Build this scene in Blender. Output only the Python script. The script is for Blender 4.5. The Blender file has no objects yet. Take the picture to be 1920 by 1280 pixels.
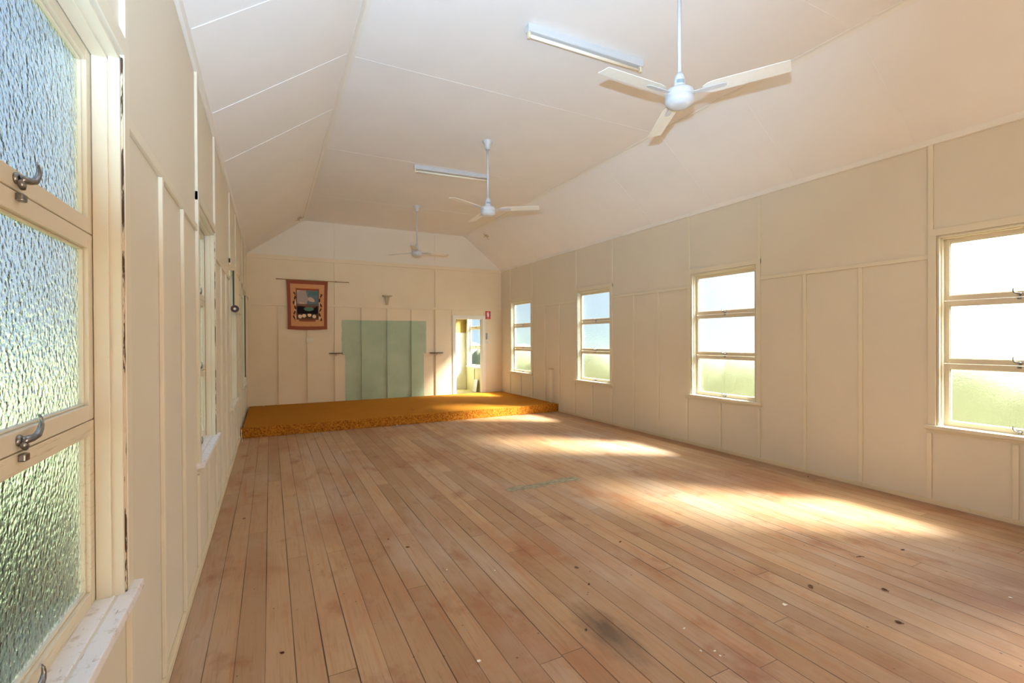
import bpy, bmesh, math, random
from mathutils import Vector, Matrix
random.seed(7)
sc = bpy.context.scene
COL = sc.collection
PI = math.pi

# ------------------------------------------------------------------ camera
cam_d = bpy.data.cameras.new('camera')
cam_d.sensor_width = 36.0
cam_d.lens = 36.0 * 890.06 / 1920.0
cam_d.clip_start = 0.02
cam = bpy.data.objects.new('camera', cam_d)
COL.objects.link(cam)
CAM = Vector((0.432, 0.0, 1.6))


def cam_matrix(yaw, pitch, roll):
    y, p, r = (math.radians(v) for v in (yaw, pitch, roll))
    R = Vector((math.cos(y), -math.sin(y), 0)); D = Vector((math.sin(y), math.cos(y), 0)); U = Vector((0, 0, 1))
    D2 = D * math.cos(p) + U * math.sin(p); U2 = U * math.cos(p) - D * math.sin(p)
    R3 = R * math.cos(r) + U2 * math.sin(r); U3 = U2 * math.cos(r) - R * math.sin(r)
    m = Matrix((R3, U3, -D2)).transposed().to_4x4()
    m.translation = CAM
    return m


cam.matrix_world = cam_matrix(27.016, -0.32, -0.261)
sc.camera = cam

# ------------------------------------------------------------------ light and exposure
sc.view_settings.view_transform = 'Standard'
sc.view_settings.look = 'None'
sc.view_settings.exposure = -0.24
sc.view_settings.gamma = 1.0
sc.view_settings.use_curve_mapping = False
SKY_STRENGTH = 1.1
SUN_STRENGTH = 150.0
FLASH_POWER = 1350.0

w = bpy.data.worlds.new('sky')
sc.world = w
w.use_nodes = True
nt = w.node_tree
nt.nodes.clear()
_o = nt.nodes.new('ShaderNodeOutputWorld')
_b = nt.nodes.new('ShaderNodeBackground')
_r = nt.nodes.new('ShaderNodeValToRGB')
_s = nt.nodes.new('ShaderNodeSeparateXYZ')
_t = nt.nodes.new('ShaderNodeTexCoord')
nt.links.new(_t.outputs['Generated'], _s.inputs[0])
nt.links.new(_s.outputs['Z'], _r.inputs[0])
nt.links.new(_r.outputs[0], _b.inputs[0])
nt.links.new(_b.outputs[0], _o.inputs[0])
e = _r.color_ramp.elements
e[0].position = 0.0; e[0].color = (0.72, 0.93, 1.15, 1)
e[1].position = 0.7; e[1].color = (0.42, 0.70, 1.15, 1)
_b.inputs[1].default_value = SKY_STRENGTH
# the sky is whiter and brighter on the sun's side
_d = nt.nodes.new('ShaderNodeVectorMath'); _d.operation = 'DOT_PRODUCT'
nt.links.new(_t.outputs['Generated'], _d.inputs[0])
_d.inputs[1].default_value = Vector((1.0, -0.82, 1.08)).normalized()
_m = nt.nodes.new('ShaderNodeMapRange')
nt.links.new(_d.outputs['Value'], _m.inputs[0])
for _i, _v in enumerate((-0.1, 1.0, 0.0, 1.0)): _m.inputs[_i + 1].default_value = _v
_p = nt.nodes.new('ShaderNodeMath'); _p.operation = 'POWER'; _p.inputs[1].default_value = 2.1
nt.links.new(_m.outputs[0], _p.inputs[0])
_x = nt.nodes.new('ShaderNodeMix'); _x.data_type = 'RGBA'
nt.links.new(_p.outputs[0], _x.inputs[0])
nt.links.new(_r.outputs[0], _x.inputs[6])
_x.inputs[7].default_value = (7.4, 7.8, 8.4, 1)
nt.links.new(_x.outputs[2], _b.inputs[0])

sun_d = bpy.data.lights.new('sun', 'SUN')
sun_d.energy = SUN_STRENGTH
sun_d.angle = math.radians(15)
sun_d.color = (1.0, 0.93, 0.82)
sun = bpy.data.objects.new('sun', sun_d)
sun.rotation_euler = Vector((-1.0, 0.82, -1.08)).to_track_quat('-Z', 'Y').to_euler()
sun.location = (20, -10, 20)
COL.objects.link(sun)

# the flash on top of the camera: its hard shadows of the fan blades are in the photograph
fl_d = bpy.data.lights.new('camera_flash', 'SPOT')
fl_d.energy = FLASH_POWER
fl_d.color = (0.44, 0.72, 1.0)
fl_d.spot_size = math.radians(88)
fl_d.spot_blend = 1.0
fl_d.shadow_soft_size = 0.012
fl = bpy.data.objects.new('camera_flash', fl_d)
fl.location = CAM + Vector((0, 0, 0.215))
fl.rotation_euler = Vector((0.34, 0.82, 0.56)).to_track_quat('-Z', 'Y').to_euler()
COL.objects.link(fl)

sc.cycles.use_denoising = True
sc.cycles.max_bounces = 12
sc.cycles.diffuse_bounces = 6
sc.cycles.glossy_bounces = 4
sc.cycles.transmission_bounces = 8
sc.cycles.transparent_max_bounces = 12
sc.cycles.sample_clamp_indirect = 8.0
sc.cycles.blur_glossy = 1.0


# ------------------------------------------------------------------ materials
def lin(r, g, b):
    f = lambda c: (c / 255 / 12.92) if c / 255 <= 0.04045 else ((c / 255 + 0.055) / 1.055) ** 2.4
    return (f(r), f(g), f(b), 1.0)


class NT:
    def __init__(s, name):
        s.m = bpy.data.materials.new(name)
        s.m.use_nodes = True
        s.t = s.m.node_tree
        s.t.nodes.clear()
        s.out = s.n('ShaderNodeOutputMaterial')

    def n(s, kind, **kw):
        nd = s.t.nodes.new(kind)
        for k, v in kw.items():
            setattr(nd, k, v)
        return nd

    def l(s, a, b):
        s.t.links.new(a, b)

    def math(s, op, a, b=None, c=None, clamp=False):
        nd = s.n('ShaderNodeMath', operation=op, use_clamp=clamp)
        for i, v in enumerate((a, b, c)):
            if v is None: continue
            if isinstance(v, (int, float)): nd.inputs[i].default_value = v
            else: s.l(v, nd.inputs[i])
        return nd.outputs[0]

    def mix(s, fac, a, b, blend='MIX'):
        nd = s.n('ShaderNodeMix', data_type='RGBA', blend_type=blend)
        for i, v in ((0, fac), (6, a), (7, b)):
            if isinstance(v, (int, float)): nd.inputs[i].default_value = v
            elif isinstance(v, tuple): nd.inputs[i].default_value = v
            else: s.l(v, nd.inputs[i])
        return nd.outputs[2]

    def pos(s):
        return s.n('ShaderNodeNewGeometry').outputs['Position']

    def obj(s):
        return s.n('ShaderNodeTexCoord').outputs['Object']

    def scale(s, v, sx, sy, sz):
        nd = s.n('ShaderNodeMapping')
        s.l(v, nd.inputs[0])
        nd.inputs['Scale'].default_value = (sx, sy, sz)
        return nd.outputs[0]

    def noise(s, v, scale=5, detail=3, rough=0.5, dist=0.0):
        nd = s.n('ShaderNodeTexNoise')
        s.l(v, nd.inputs['Vector'])
        nd.inputs['Scale'].default_value = scale
        nd.inputs['Detail'].default_value = detail
        nd.inputs['Roughness'].default_value = rough
        nd.inputs['Distortion'].default_value = dist
        return nd.outputs[0]

    def ramp(s, f, *stops):
        nd = s.n('ShaderNodeValToRGB')
        s.l(f, nd.inputs[0])
        el = nd.color_ramp.elements
        while len(el) < len(stops): el.new(0.5)
        for q, (p, c) in zip(el, stops):
            q.position = p
            q.color = c if isinstance(c, tuple) else (c, c, c, 1)
        return nd.outputs[0]

    def rng(s, f, a, b, c=0.0, d=1.0):
        nd = s.n('ShaderNodeMapRange')
        s.l(f, nd.inputs[0])
        for i, v in enumerate((a, b, c, d)): nd.inputs[i + 1].default_value = v
        return nd.outputs[0]

    def bsdf(s, color, rough=0.5, metal=0.0, spec=0.5, bump=None, bdist=0.002, bstr=0.5):
        p = s.n('ShaderNodeBsdfPrincipled')
        if isinstance(color, tuple): p.inputs['Base Color'].default_value = color
        else: s.l(color, p.inputs['Base Color'])
        if isinstance(rough, (int, float)): p.inputs['Roughness'].default_value = rough
        else: s.l(rough, p.inputs['Roughness'])
        p.inputs['Metallic'].default_value = metal
        p.inputs['Specular IOR Level'].default_value = spec
        if bump is not None:
            b = s.n('ShaderNodeBump')
            b.inputs['Distance'].default_value = bdist
            b.inputs['Strength'].default_value = bstr
            s.l(bump, b.inputs['Height'])
            s.l(b.outputs[0], p.inputs['Normal'])
        s.l(p.outputs[0], s.out.inputs[0])
        return s.m


def paint(name, col, rough=0.5, var=0.05, dirt=0.0, dirtcol=(0.25, 0.17, 0.09, 1), scale=1.6):
    t = NT(name)
    p = t.pos()
    n1 = t.noise(p, scale, 4, 0.6)
    dark = tuple(c * (1 - 2 * var) for c in col[:3]) + (1,)
    c = t.mix(t.rng(n1, 0.3, 0.7), dark, col)
    if dirt:
        n2 = t.noise(p, 26, 6, 0.75, 0.4)
        c = t.mix(t.rng(n2, 0.62 - 0.1 * dirt, 0.78, 0, min(1, dirt)), c, dirtcol)
    n3 = t.noise(p, 180, 2, 0.5)
    return t.bsdf(c, rough, bump=n3, bdist=0.0006, bstr=0.25)


def flat(name, col, rough=0.5, metal=0.0, spec=0.5, var=0.08, scale=20):
    t = NT(name)
    n1 = t.noise(t.obj(), scale, 3, 0.6)
    dark = tuple(c * (1 - var) for c in col[:3]) + (1,)
    return t.bsdf(t.mix(t.rng(n1, 0.35, 0.65), dark, col), rough, metal, spec)


CREAM = lin(222, 212, 193)
M = {}
M['wall'] = paint('cream_wall_paint', CREAM, 0.55, 0.02)
M['strip'] = paint('cream_strip_paint', lin(226, 216, 193), 0.45, 0.03, 0.12)
M['skirt'] = paint('cream_skirting_paint', lin(222, 206, 174), 0.5, 0.04, 0.35)
M['trim'] = paint('cream_window_paint', lin(225, 215, 192), 0.4, 0.03, 0.10)
M['sash'] = paint('cream_sash_paint', lin(218, 206, 182), 0.4, 0.03, 0.18)
M['ceil'] = paint('white_ceiling_paint', lin(238, 235, 232), 0.7, 0.02)
M['gable'] = paint('white_gable_paint', lin(238, 228, 212), 0.7, 0.02)
M['cornice'] = paint('white_cornice_paint', lin(236, 232, 224), 0.5, 0.02)
M['white'] = flat('white_enamel', lin(204, 205, 207), 0.3, var=0.03)
M['blade'] = flat('fan_blade_white', lin(238, 236, 226), 0.4, var=0.04)
M['tube'] = flat('tube_glass_white', lin(240, 232, 214), 0.2, var=0.03)
M['holder'] = flat('tube_holder_cream', lin(226, 212, 180), 0.4)
M['grey_label'] = flat('grey_label', lin(150, 165, 170), 0.4)
M['metal'] = flat('worn_chrome', lin(150, 148, 146), 0.28, 1.0, var=0.35, scale=90)
M['annex'] = paint('pale_green_cream_paint', lin(206, 198, 150), 0.6, 0.03)
M['annex_white'] = paint('annex_white_paint', lin(245, 243, 234), 0.6, 0.02)
M['olive'] = paint('olive_paint', lin(150, 118, 42), 0.6, 0.1)
M['darkwood'] = flat('dark_stained_wood', lin(70, 34, 22), 0.4, var=0.3)
M['rod'] = flat('pale_timber_rod', lin(176, 134, 80), 0.5, var=0.15)
M['plastic'] = flat('white_plastic', lin(228, 220, 200), 0.4, var=0.03)
M['plastic_grey'] = flat('grey_plastic', lin(150, 150, 150), 0.4, var=0.05)
M['red'] = flat('red_sign', lin(200, 28, 18), 0.35, var=0.04)
M['signwhite'] = flat('white_sign_ink', lin(245, 235, 230), 0.4, var=0.02)
M['bracket'] = flat('cream_bracket_paint', lin(206, 184, 146), 0.5, var=0.1)
M['gap'] = flat('dark_gap', lin(60, 44, 32), 0.9, var=0.2)
M['leaf'] = flat('dry_leaf', lin(118, 78, 48), 0.8, var=0.4, scale=120)
M['leaf_dark'] = flat('dark_dry_leaf', lin(92, 62, 44), 0.8, var=0.4, scale=120)
M['leaf_red'] = flat('red_dry_leaf', lin(96, 36, 24), 0.8, var=0.3, scale=120)
M['scrap'] = flat('white_paper', lin(238, 234, 226), 0.8, var=0.05)
M['scrap_grey'] = flat('grey_paper', lin(170, 168, 160), 0.8, var=0.1)
M['green'] = flat('dark_green_paint', lin(48, 58, 40), 0.7, var=0.2)
M['blind'] = flat('cream_blind_cloth', lin(232, 220, 194), 0.8, var=0.03)
M['blindshade'] = flat('shaded_blind_edge', lin(74, 66, 66), 0.7, var=0.1)  # dark colour stands in for the shadow on the blind's edge
M['maroon'] = flat('maroon_cap', lin(72, 20, 18), 0.35, var=0.1)


def mk_sill():
    t = NT('weathered_white_sill')
    p = t.pos()
    n1 = t.noise(p, 30, 6, 0.7, 0.5)
    n2 = t.noise(t.scale(p, 20, 3, 20), 4, 5, 0.7)
    c = t.mix(t.rng(n1, 0.55, 0.75), lin(232, 228, 226), lin(176, 150, 112))
    c = t.mix(t.rng(n2, 0.62, 0.72), c, lin(120, 98, 74))
    return t.bsdf(c, 0.6, bump=n1, bdist=0.002)


M['sill'] = mk_sill()


def mk_bottomrail():
    t = NT('weathered_sash_rail')
    p = t.pos()
    n2 = t.noise(t.scale(p, 60, 3, 60), 2, 5, 0.7)
    c = t.mix(t.rng(n2, 0.56, 0.7, 0, 0.7), lin(218, 204, 176), lin(176, 150, 114))
    return t.bsdf(c, 0.5)


M['rail_worn'] = mk_bottomrail()


def mk_crack():
    t = NT('cracked_paint_joint')
    n = t.noise(t.scale(t.pos(), 30, 30, 5), 1.4, 4, 0.7)
    return t.bsdf(t.mix(t.rng(n, 0.46, 0.52), lin(74, 52, 38), lin(220, 206, 178)), 0.8)


M['crack'] = mk_crack()


def mk_floor():
    t = NT('worn_timber_floorboards')
    p = t.pos()
    sp = t.n('ShaderNodeSeparateXYZ'); t.l(p, sp.inputs[0])
    X, Y = sp.outputs[0], sp.outputs[1]
    bw = 0.1335
    u = t.math('DIVIDE', X, bw)
    idx = t.math('FLOOR', u)
    fr = t.math('FRACT', u)
    wn = t.n('ShaderNodeTexWhiteNoise', noise_dimensions='1D'); t.l(idx, wn.inputs['W'])
    r1 = wn.outputs['Value']
    yy = t.math('DIVIDE', t.math('ADD', Y, t.math('MULTIPLY', r1, 17.0)), 3.9)
    idy = t.math('FLOOR', yy); fy = t.math('FRACT', yy)
    cmb = t.n('ShaderNodeCombineXYZ'); t.l(idx, cmb.inputs[0]); t.l(idy, cmb.inputs[1])
    wn2 = t.n('ShaderNodeTexWhiteNoise', noise_dimensions='2D'); t.l(cmb.outputs[0], wn2.inputs['Vector'])
    tone = wn2.outputs['Value']
    sc2 = t.n('ShaderNodeSeparateColor'); t.l(wn2.outputs['Color'], sc2.inputs[0])
    tone2 = sc2.outputs[1]
    # shift the grain board by board
    off = t.n('ShaderNodeCombineXYZ'); t.l(t.math('MULTIPLY', tone, 31.0), off.inputs[1]); t.l(t.math('MULTIPLY', tone2, 9.0), off.inputs[2])
    va = t.n('ShaderNodeVectorMath', operation='ADD'); t.l(p, va.inputs[0]); t.l(off.outputs[0], va.inputs[1])
    grain = t.noise(t.scale(va.outputs[0], 42, 1.6, 1), 2.2, 6, 0.7, 0.6)
    streak = t.noise(t.scale(va.outputs[0], 14, 0.5, 1), 2.0, 4, 0.6, 0.3)
    blotch = t.noise(t.scale(p, 1.0, 0.55, 1), 1.35, 5, 0.62, 0.5)
    wear = t.noise(t.scale(p, 1.5, 0.5, 1), 0.9, 4, 0.6, 0.2)
    base = t.mix(tone, lin(162, 128, 97), lin(188, 154, 119))
    base = t.mix(t.rng(blotch, 0.47, 0.66, 0, 0.6), base, lin(158, 102, 70))
    base = t.mix(t.math('MULTIPLY', t.rng(wear, 0.48, 0.62), t.rng(tone2, 0, 1, 0.35, 0.85)), base, lin(184, 162, 144))
    base = t.mix(t.rng(streak, 0.54, 0.72, 0, 0.45), base, lin(172, 112, 68))
    base = t.mix(t.rng(grain, 0.52, 0.75, 0, 0.42), base, lin(112, 76, 50))
    # boards darker and redder in the near right corner
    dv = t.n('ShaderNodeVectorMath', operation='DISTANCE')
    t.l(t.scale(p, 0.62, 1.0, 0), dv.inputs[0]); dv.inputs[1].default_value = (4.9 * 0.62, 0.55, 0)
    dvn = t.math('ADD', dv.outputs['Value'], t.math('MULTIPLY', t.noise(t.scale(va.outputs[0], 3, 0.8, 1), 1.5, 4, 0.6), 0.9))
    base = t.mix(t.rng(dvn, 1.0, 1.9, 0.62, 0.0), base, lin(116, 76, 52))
    # rusty spots and grey dust
    rs = t.noise(t.scale(p, 1.3, 0.8, 1), 2.6, 5, 0.6, 0.15)
    base = t.mix(t.rng(rs, 0.57, 0.70, 0, 0.6), base, lin(142, 84, 52))
    gd = t.noise(t.scale(p, 1.0, 0.8, 1), 3.4, 5, 0.65, 0.3)
    base = t.mix(t.rng(gd, 0.55, 0.70, 0, 0.5), base, lin(176, 150, 128))
    # dark smudge
    sm = t.n('ShaderNodeVectorMath', operation='DISTANCE')
    t.l(t.scale(p, 1.0, 0.42, 0), sm.inputs[0]); sm.inputs[1].default_value = (2.06, 2.06 * 0.42, 0)
    smn = t.math('ADD', sm.outputs['Value'], t.math('MULTIPLY', t.noise(t.scale(p, 22, 6, 1), 1, 4, 0.7), 0.16))
    base = t.mix(t.rng(smn, 0.10, 0.23, 0.72, 0.0), base, lin(70, 58, 50))
    # little dark marks and nail heads
    vo = t.n('ShaderNodeTexVoronoi', feature='F1'); vo.inputs['Scale'].default_value = 7.5; t.l(p, vo.inputs['Vector'])
    base = t.mix(t.rng(vo.outputs['Distance'], 0.03, 0.055, 0.7, 0.0), base, lin(64, 42, 28))
    sp1 = t.noise(p, 42, 5, 0.8)
    base = t.mix(t.rng(sp1, 0.65, 0.74, 0, 0.6), base, lin(92, 62, 42))
    # gaps between the boards, uneven
    d = t.math('MINIMUM', fr, t.math('SUBTRACT', 1.0, fr))
    gn = t.noise(t.scale(p, 3.0, 0.6, 1), 1.0, 2, 0.5)
    wid = t.math('MULTIPLY', t.rng(gn, 0.3, 0.7, 0.35, 1.0), 0.028)
    g = t.math('LESS_THAN', d, wid)
    gy = t.math('LESS_THAN', fy, 0.0009)
    g = t.math('MAXIMUM', g, gy)
    base = t.mix(t.math('MULTIPLY', g, t.rng(gn, 0.3, 0.7, 0.55, 0.95)), base, lin(58, 36, 22))
    h = t.math('SUBTRACT', t.math('MULTIPLY', grain, 0.25), g)
    return t.bsdf(base, t.rng(wear, 0.3, 0.7, 0.5, 0.62), spec=0.35, bump=h, bdist=0.0015, bstr=0.6)


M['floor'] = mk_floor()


def mk_carpet(name, a, b, sc_=260):
    t = NT(name)
    p = t.pos()
    n1 = t.noise(p, sc_, 3, 0.7)
    n2 = t.noise(p, 3, 4, 0.6)
    c = t.mix(t.rng(n1, 0.38, 0.62), a, b)
    c = t.mix(t.rng(n2, 0.3, 0.7, 0, 0.25), c, a)
    return t.bsdf(c, 0.95, spec=0.1, bump=n1, bdist=0.006, bstr=0.8)


M['carpet'] = mk_carpet('mustard_carpet', lin(158, 98, 22), lin(194, 130, 44))
M['carpet_riser'] = mk_carpet('mottled_mustard_carpet', lin(124, 66, 16), lin(200, 132, 44), 46)


def mk_patch():
    t = NT('grey_green_filler')
    p = t.pos()
    n1 = t.noise(p, 14, 5, 0.7, 0.3)
    c = t.mix(t.rng(n1, 0.4, 0.6), lin(140, 134, 112), lin(168, 160, 134))
    n2 = t.noise(t.scale(p, 3, 16, 1), 3, 3, 0.6, 0.5)
    c = t.mix(t.rng(n2, 0.58, 0.66, 0, 0.8), c, lin(80, 72, 52))
    return t.bsdf(c, 0.8)


M['patch'] = mk_patch()


def mk_backwall():
    """cream paint with the unpainted pale green rectangle left in the middle"""
    t = NT('back_wall_paint')
    p = t.pos()
    sp = t.n('ShaderNodeSeparateXYZ'); t.l(p, sp.inputs[0])
    X, Z = sp.outputs[0], sp.outputs[2]
    wob = t.math('MULTIPLY', t.math('SUBTRACT', t.noise(p, 7, 3, 0.6), 0.5), 0.03)
    Xw = t.math('ADD', X, wob); Zw = t.math('ADD', Z, wob)

    def box(x0, x1, z0, z1):
        a = t.math('MULTIPLY', t.math('GREATER_THAN', Xw, x0), t.math('LESS_THAN', Xw, x1))
        b = t.math('MULTIPLY', t.math('GREATER_THAN', Zw, z0), t.math('LESS_THAN', Zw, z1))
        return t.math('MULTIPLY', a, b)
    g = t.math('MAXIMUM', box(1.93, 3.965, 1.24, 2.06), box(2.0, 3.90, -1, 1.25))
    n1 = t.noise(p, 1.6, 4, 0.6)
    cream = t.mix(t.rng(n1, 0.3, 0.7), lin(234, 216, 184), lin(240, 222, 192))
    n2 = t.noise(p, 2.2, 5, 0.65)
    green = t.mix(t.rng(n2, 0.35, 0.65), lin(168, 184, 154), lin(180, 194, 166))
    n3 = t.noise(p, 11, 4, 0.7)
    green = t.mix(t.rng(n3, 0.66, 0.74, 0, 0.35), green, lin(140, 152, 124))
    return t.bsdf(t.mix(g, cream, green), 0.55)


M['backwall'] = mk_backwall()


def mk_glass(name, clear, scale, bdist, rough=0.08):
    t = NT(name)
    p = t.obj()
    vo = t.n('ShaderNodeTexVoronoi', feature='SMOOTH_F1')
    vo.inputs['Scale'].default_value = scale
    # the two faces of the sheet carry different relief
    of = t.n('ShaderNodeVectorMath', operation='MULTIPLY_ADD')
    t.l(t.n('ShaderNodeNewGeometry').outputs['True Normal'], of.inputs[0])
    of.inputs[1].default_value = (17.0, 17.0, 17.0)
    t.l(p, of.inputs[2])
    p = of.outputs[0]
    t.l(p, vo.inputs['Vector'])
    h = t.math('ADD', vo.outputs['Distance'], t.math('MULTIPLY', t.noise(p, scale * 0.6, 3, 0.6), 0.8))
    bp = t.n('ShaderNodeBump'); bp.inputs['Distance'].default_value = bdist; bp.inputs['Strength'].default_value = 1.0
    t.l(h, bp.inputs['Height'])
    gl = t.n('ShaderNodeBsdfGlass', distribution='BECKMANN'); gl.inputs['IOR'].default_value = 1.45; gl.inputs['Roughness'].default_value = rough
    gl.inputs['Color'].default_value = (0.97, 1.0, 0.99, 1)
    t.l(bp.outputs[0], gl.inputs['Normal'])
    tr = t.n('ShaderNodeBsdfTransparent'); tr.inputs[0].default_value = (0.96, 1.0, 0.98, 1)
    mx = t.n('ShaderNodeMixShader'); mx.inputs[0].default_value = 1 - clear
    t.l(tr.outputs[0], mx.inputs[1]); t.l(gl.outputs[0], mx.inputs[2])
    t.l(mx.outputs[0], t.out.inputs[0])
    return t.m


M['glass_sun'] = mk_glass('obscure_glass_sun_side', 0.52, 75, 0.003, 0.16)
M['glass'] = mk_glass('obscure_glass', 0.0, 75, 0.0022, 0.16)
M['glass_clear'] = mk_glass('clear_glass', 0.85, 5, 0.0005, 0.0)


def mk_grass():
    t = NT('grass')
    p = t.pos()
    n1 = t.noise(p, 0.7, 5, 0.7)
    return t.bsdf(t.mix(t.rng(n1, 0.3, 0.7), lin(56, 70, 54), lin(84, 94, 68)), 0.9, spec=0.1)


M['grass'] = mk_grass()
M['foliage'] = flat('shrub_green', lin(76, 82, 62), 0.9, var=0.2, scale=3)


# ------------------------------------------------------------------ mesh helpers
def link(name, bm, mat, parent=None, loc=None, smooth=False, bevel=0.0):
    me = bpy.data.meshes.new(name)
    bmesh.ops.recalc_face_normals(bm, faces=bm.faces)
    if smooth:
        for f in bm.faces: f.smooth = True
    bm.to_mesh(me); bm.free()
    o = bpy.data.objects.new(name, me)
    COL.objects.link(o)
    if loc is not None: o.location = loc
    if parent is not None: o.parent = parent
    mats = mat if isinstance(mat, (list, tuple)) else [mat]
    for m in mats: me.materials.append(m)
    if bevel:
        b = o.modifiers.new('bevel', 'BEVEL'); b.width = bevel; b.segments = 2; b.limit_method = 'ANGLE'
    return o


def box(bm, x0, x1, y0, y1, z0, z1, mi=0):
    vs = [bm.verts.new((x, y, z)) for x in (x0, x1) for y in (y0, y1) for z in (z0, z1)]
    for q in ((0, 1, 3, 2), (4, 6, 7, 5), (0, 4, 5, 1), (2, 3, 7, 6), (0, 2, 6, 4), (1, 5, 7, 3)):
        f = bm.faces.new([vs[i] for i in q]); f.material_index = mi
    return vs


def bx(*a):
    bm = bmesh.new(); box(bm, *a); return bm


def prism(bm, poly, axis, a, b):
    """poly: 2-D points in the plane across axis (0: y,z  1: x,z  2: x,y), extruded from a to b"""
    def P(q, t):
        return {0: (t, q[0], q[1]), 1: (q[0], t, q[1]), 2: (q[0], q[1], t)}[axis]
    A = [bm.verts.new(P(q, a)) for q in poly]; B = [bm.verts.new(P(q, b)) for q in poly]
    bm.faces.new(A); bm.faces.new(list(reversed(B)))
    n = len(poly)
    for i in range(n): bm.faces.new((A[i], B[i], B[(i + 1) % n], A[(i + 1) % n]))


def lathe(bm, prof, seg=32, c=(0, 0, 0), axis=2):
    rings = []
    for r, z in prof:
        ring = []
        for k in range(seg):
            an = 2 * PI * k / seg
            q = (r * math.cos(an), r * math.sin(an), z)
            if axis == 0: q = (z, q[0], q[1])
            if axis == 1: q = (q[0], z, q[1])
            ring.append(bm.verts.new((q[0] + c[0], q[1] + c[1], q[2] + c[2])))
        rings.append(ring)
    for a, b in zip(rings, rings[1:]):
        for k in range(seg): bm.faces.new((a[k], a[(k + 1) % seg], b[(k + 1) % seg], b[k]))
    bm.faces.new(list(reversed(rings[0]))); bm.faces.new(rings[-1])


def tube(bm, pts, rad, seg=12):
    pts = [Vector(p) for p in pts]
    rad = rad if isinstance(rad, (list, tuple)) else [rad] * len(pts)
    rings = []
    up = Vector((0, 0, 1))
    prev = None
    for i, p in enumerate(pts):
        d = (pts[min(i + 1, len(pts) - 1)] - pts[max(i - 1, 0)]).normalized()
        if prev is None:
            s = d.cross(up)
            if s.length < 1e-3: s = d.cross(Vector((1, 0, 0)))
        else: s = prev - d * prev.dot(d)
        s.normalize(); prev = s
        t = d.cross(s)
        rings.append([bm.verts.new(p + (s * math.cos(2 * PI * k / seg) + t * math.sin(2 * PI * k / seg)) * rad[i]) for k in range(seg)])
    for a, b in zip(rings, rings[1:]):
        for k in range(seg): bm.faces.new((a[k], a[(k + 1) % seg], b[(k + 1) % seg], b[k]))
    bm.faces.new(list(reversed(rings[0]))); bm.faces.new(rings[-1])


def empty(name, loc=(0, 0, 0), rz=0.0):
    o = bpy.data.objects.new(name, None)
    o.empty_display_size = 0.1
    COL.objects.link(o)
    o.location = loc; o.rotation_euler = (0, 0, rz)
    return o


def tag(o, label, cat, group=None):
    o['label'] = label; o['category'] = cat
    if group: o['group'] = group
    return o


def struct(o, label=None, cat=None):
    o['kind'] = 'structure'
    if label: o['label'] = label
    if cat: o['category'] = cat
    return o


# ------------------------------------------------------------------ the hall
LX, RX = -0.018, 6.083            # wall faces
FY, BY = -2.6, 11.72              # wall behind the camera, wall at the far end
WT = 3.475                        # top of the side walls
CZ = 4.302                        # flat part of the ceiling
CL, CR = 1.136, 5.010             # where the slopes meet the flat part
TH = 0.12
RAIL0, RAIL1 = 2.345, 2.388       # horizontal cover strip
WIN0, WIN1 = 0.755, 2.545         # window openings
OPEN = 0.525                      # half width of an opening
R_WIN = [-1.34, 1.65, 4.60, 7.57, 10.58]
L_WIN = [-1.50, 1.48, 4.465, 7.44, 10.42]
AY = 14.2                         # far wall of the small room behind

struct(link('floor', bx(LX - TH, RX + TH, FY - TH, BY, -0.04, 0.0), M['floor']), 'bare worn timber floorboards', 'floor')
flo = bpy.data.objects['floor']


def side_wall(name, x0, x1, wins, y0, y1, mat, label, top=WT + 0.1):
    bm = bmesh.new()
    y = y0
    for c in wins:
        box(bm, x0, x1, y, c - OPEN, 0, top)
        box(bm, x0, x1, c - OPEN, c + OPEN, 0, WIN0)
        box(bm, x0, x1, c - OPEN, c + OPEN, WIN1, top)
        y = c + OPEN
    box(bm, x0, x1, y, y1, 0, top)
    return struct(link(name, bm, mat), label, 'wall')


wl = side_wall('wall_left', LX - TH, LX, L_WIN, FY - TH, BY, M['wall'], 'left wall of cream panels and cover strips')
wr = side_wall('wall_right', RX, RX + TH, R_WIN, FY - TH, BY, M['wall'], 'right wall of cream panels and cover strips')
DX0, DX1, DZ = 4.747, 5.509, 2.142     # doorway
DEEP = 0.10
bm = bmesh.new()
box(bm, LX - TH, DX0, BY, BY + DEEP, 0, WT)
box(bm, DX0, DX1, BY, BY + DEEP, DZ, WT)
box(bm, DX1, RX + TH, BY, BY + DEEP, 0, WT)
wb = struct(link('wall_back', bm, M['backwall']), 'far end wall, cream with a bare pale green rectangle', 'wall')
bm = bmesh.new()
prism(bm, [(LX - TH, WT), (RX + TH, WT), (CR + 0.02, CZ + .03), (CL - 0.02, CZ + .03)], 1, BY, BY + DEEP)
struct(link('wall_gable', bm, M['gable']), 'white gable above the far end wall', 'wall')
bm = bmesh.new()
# unseen entrance opening added behind the viewer to bring daylight to the far wall
box(bm, LX - TH, 2.1, FY - TH, FY, 0, CZ + 0.05)
box(bm, 3.5, RX + TH, FY - TH, FY, 0, CZ + 0.05)
box(bm, 2.1, 3.5, FY - TH, FY, 2.3, CZ + 0.05)
struct(link('wall_front', bm, M['wall']), 'cream wall behind the viewer', 'wall')

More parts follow.
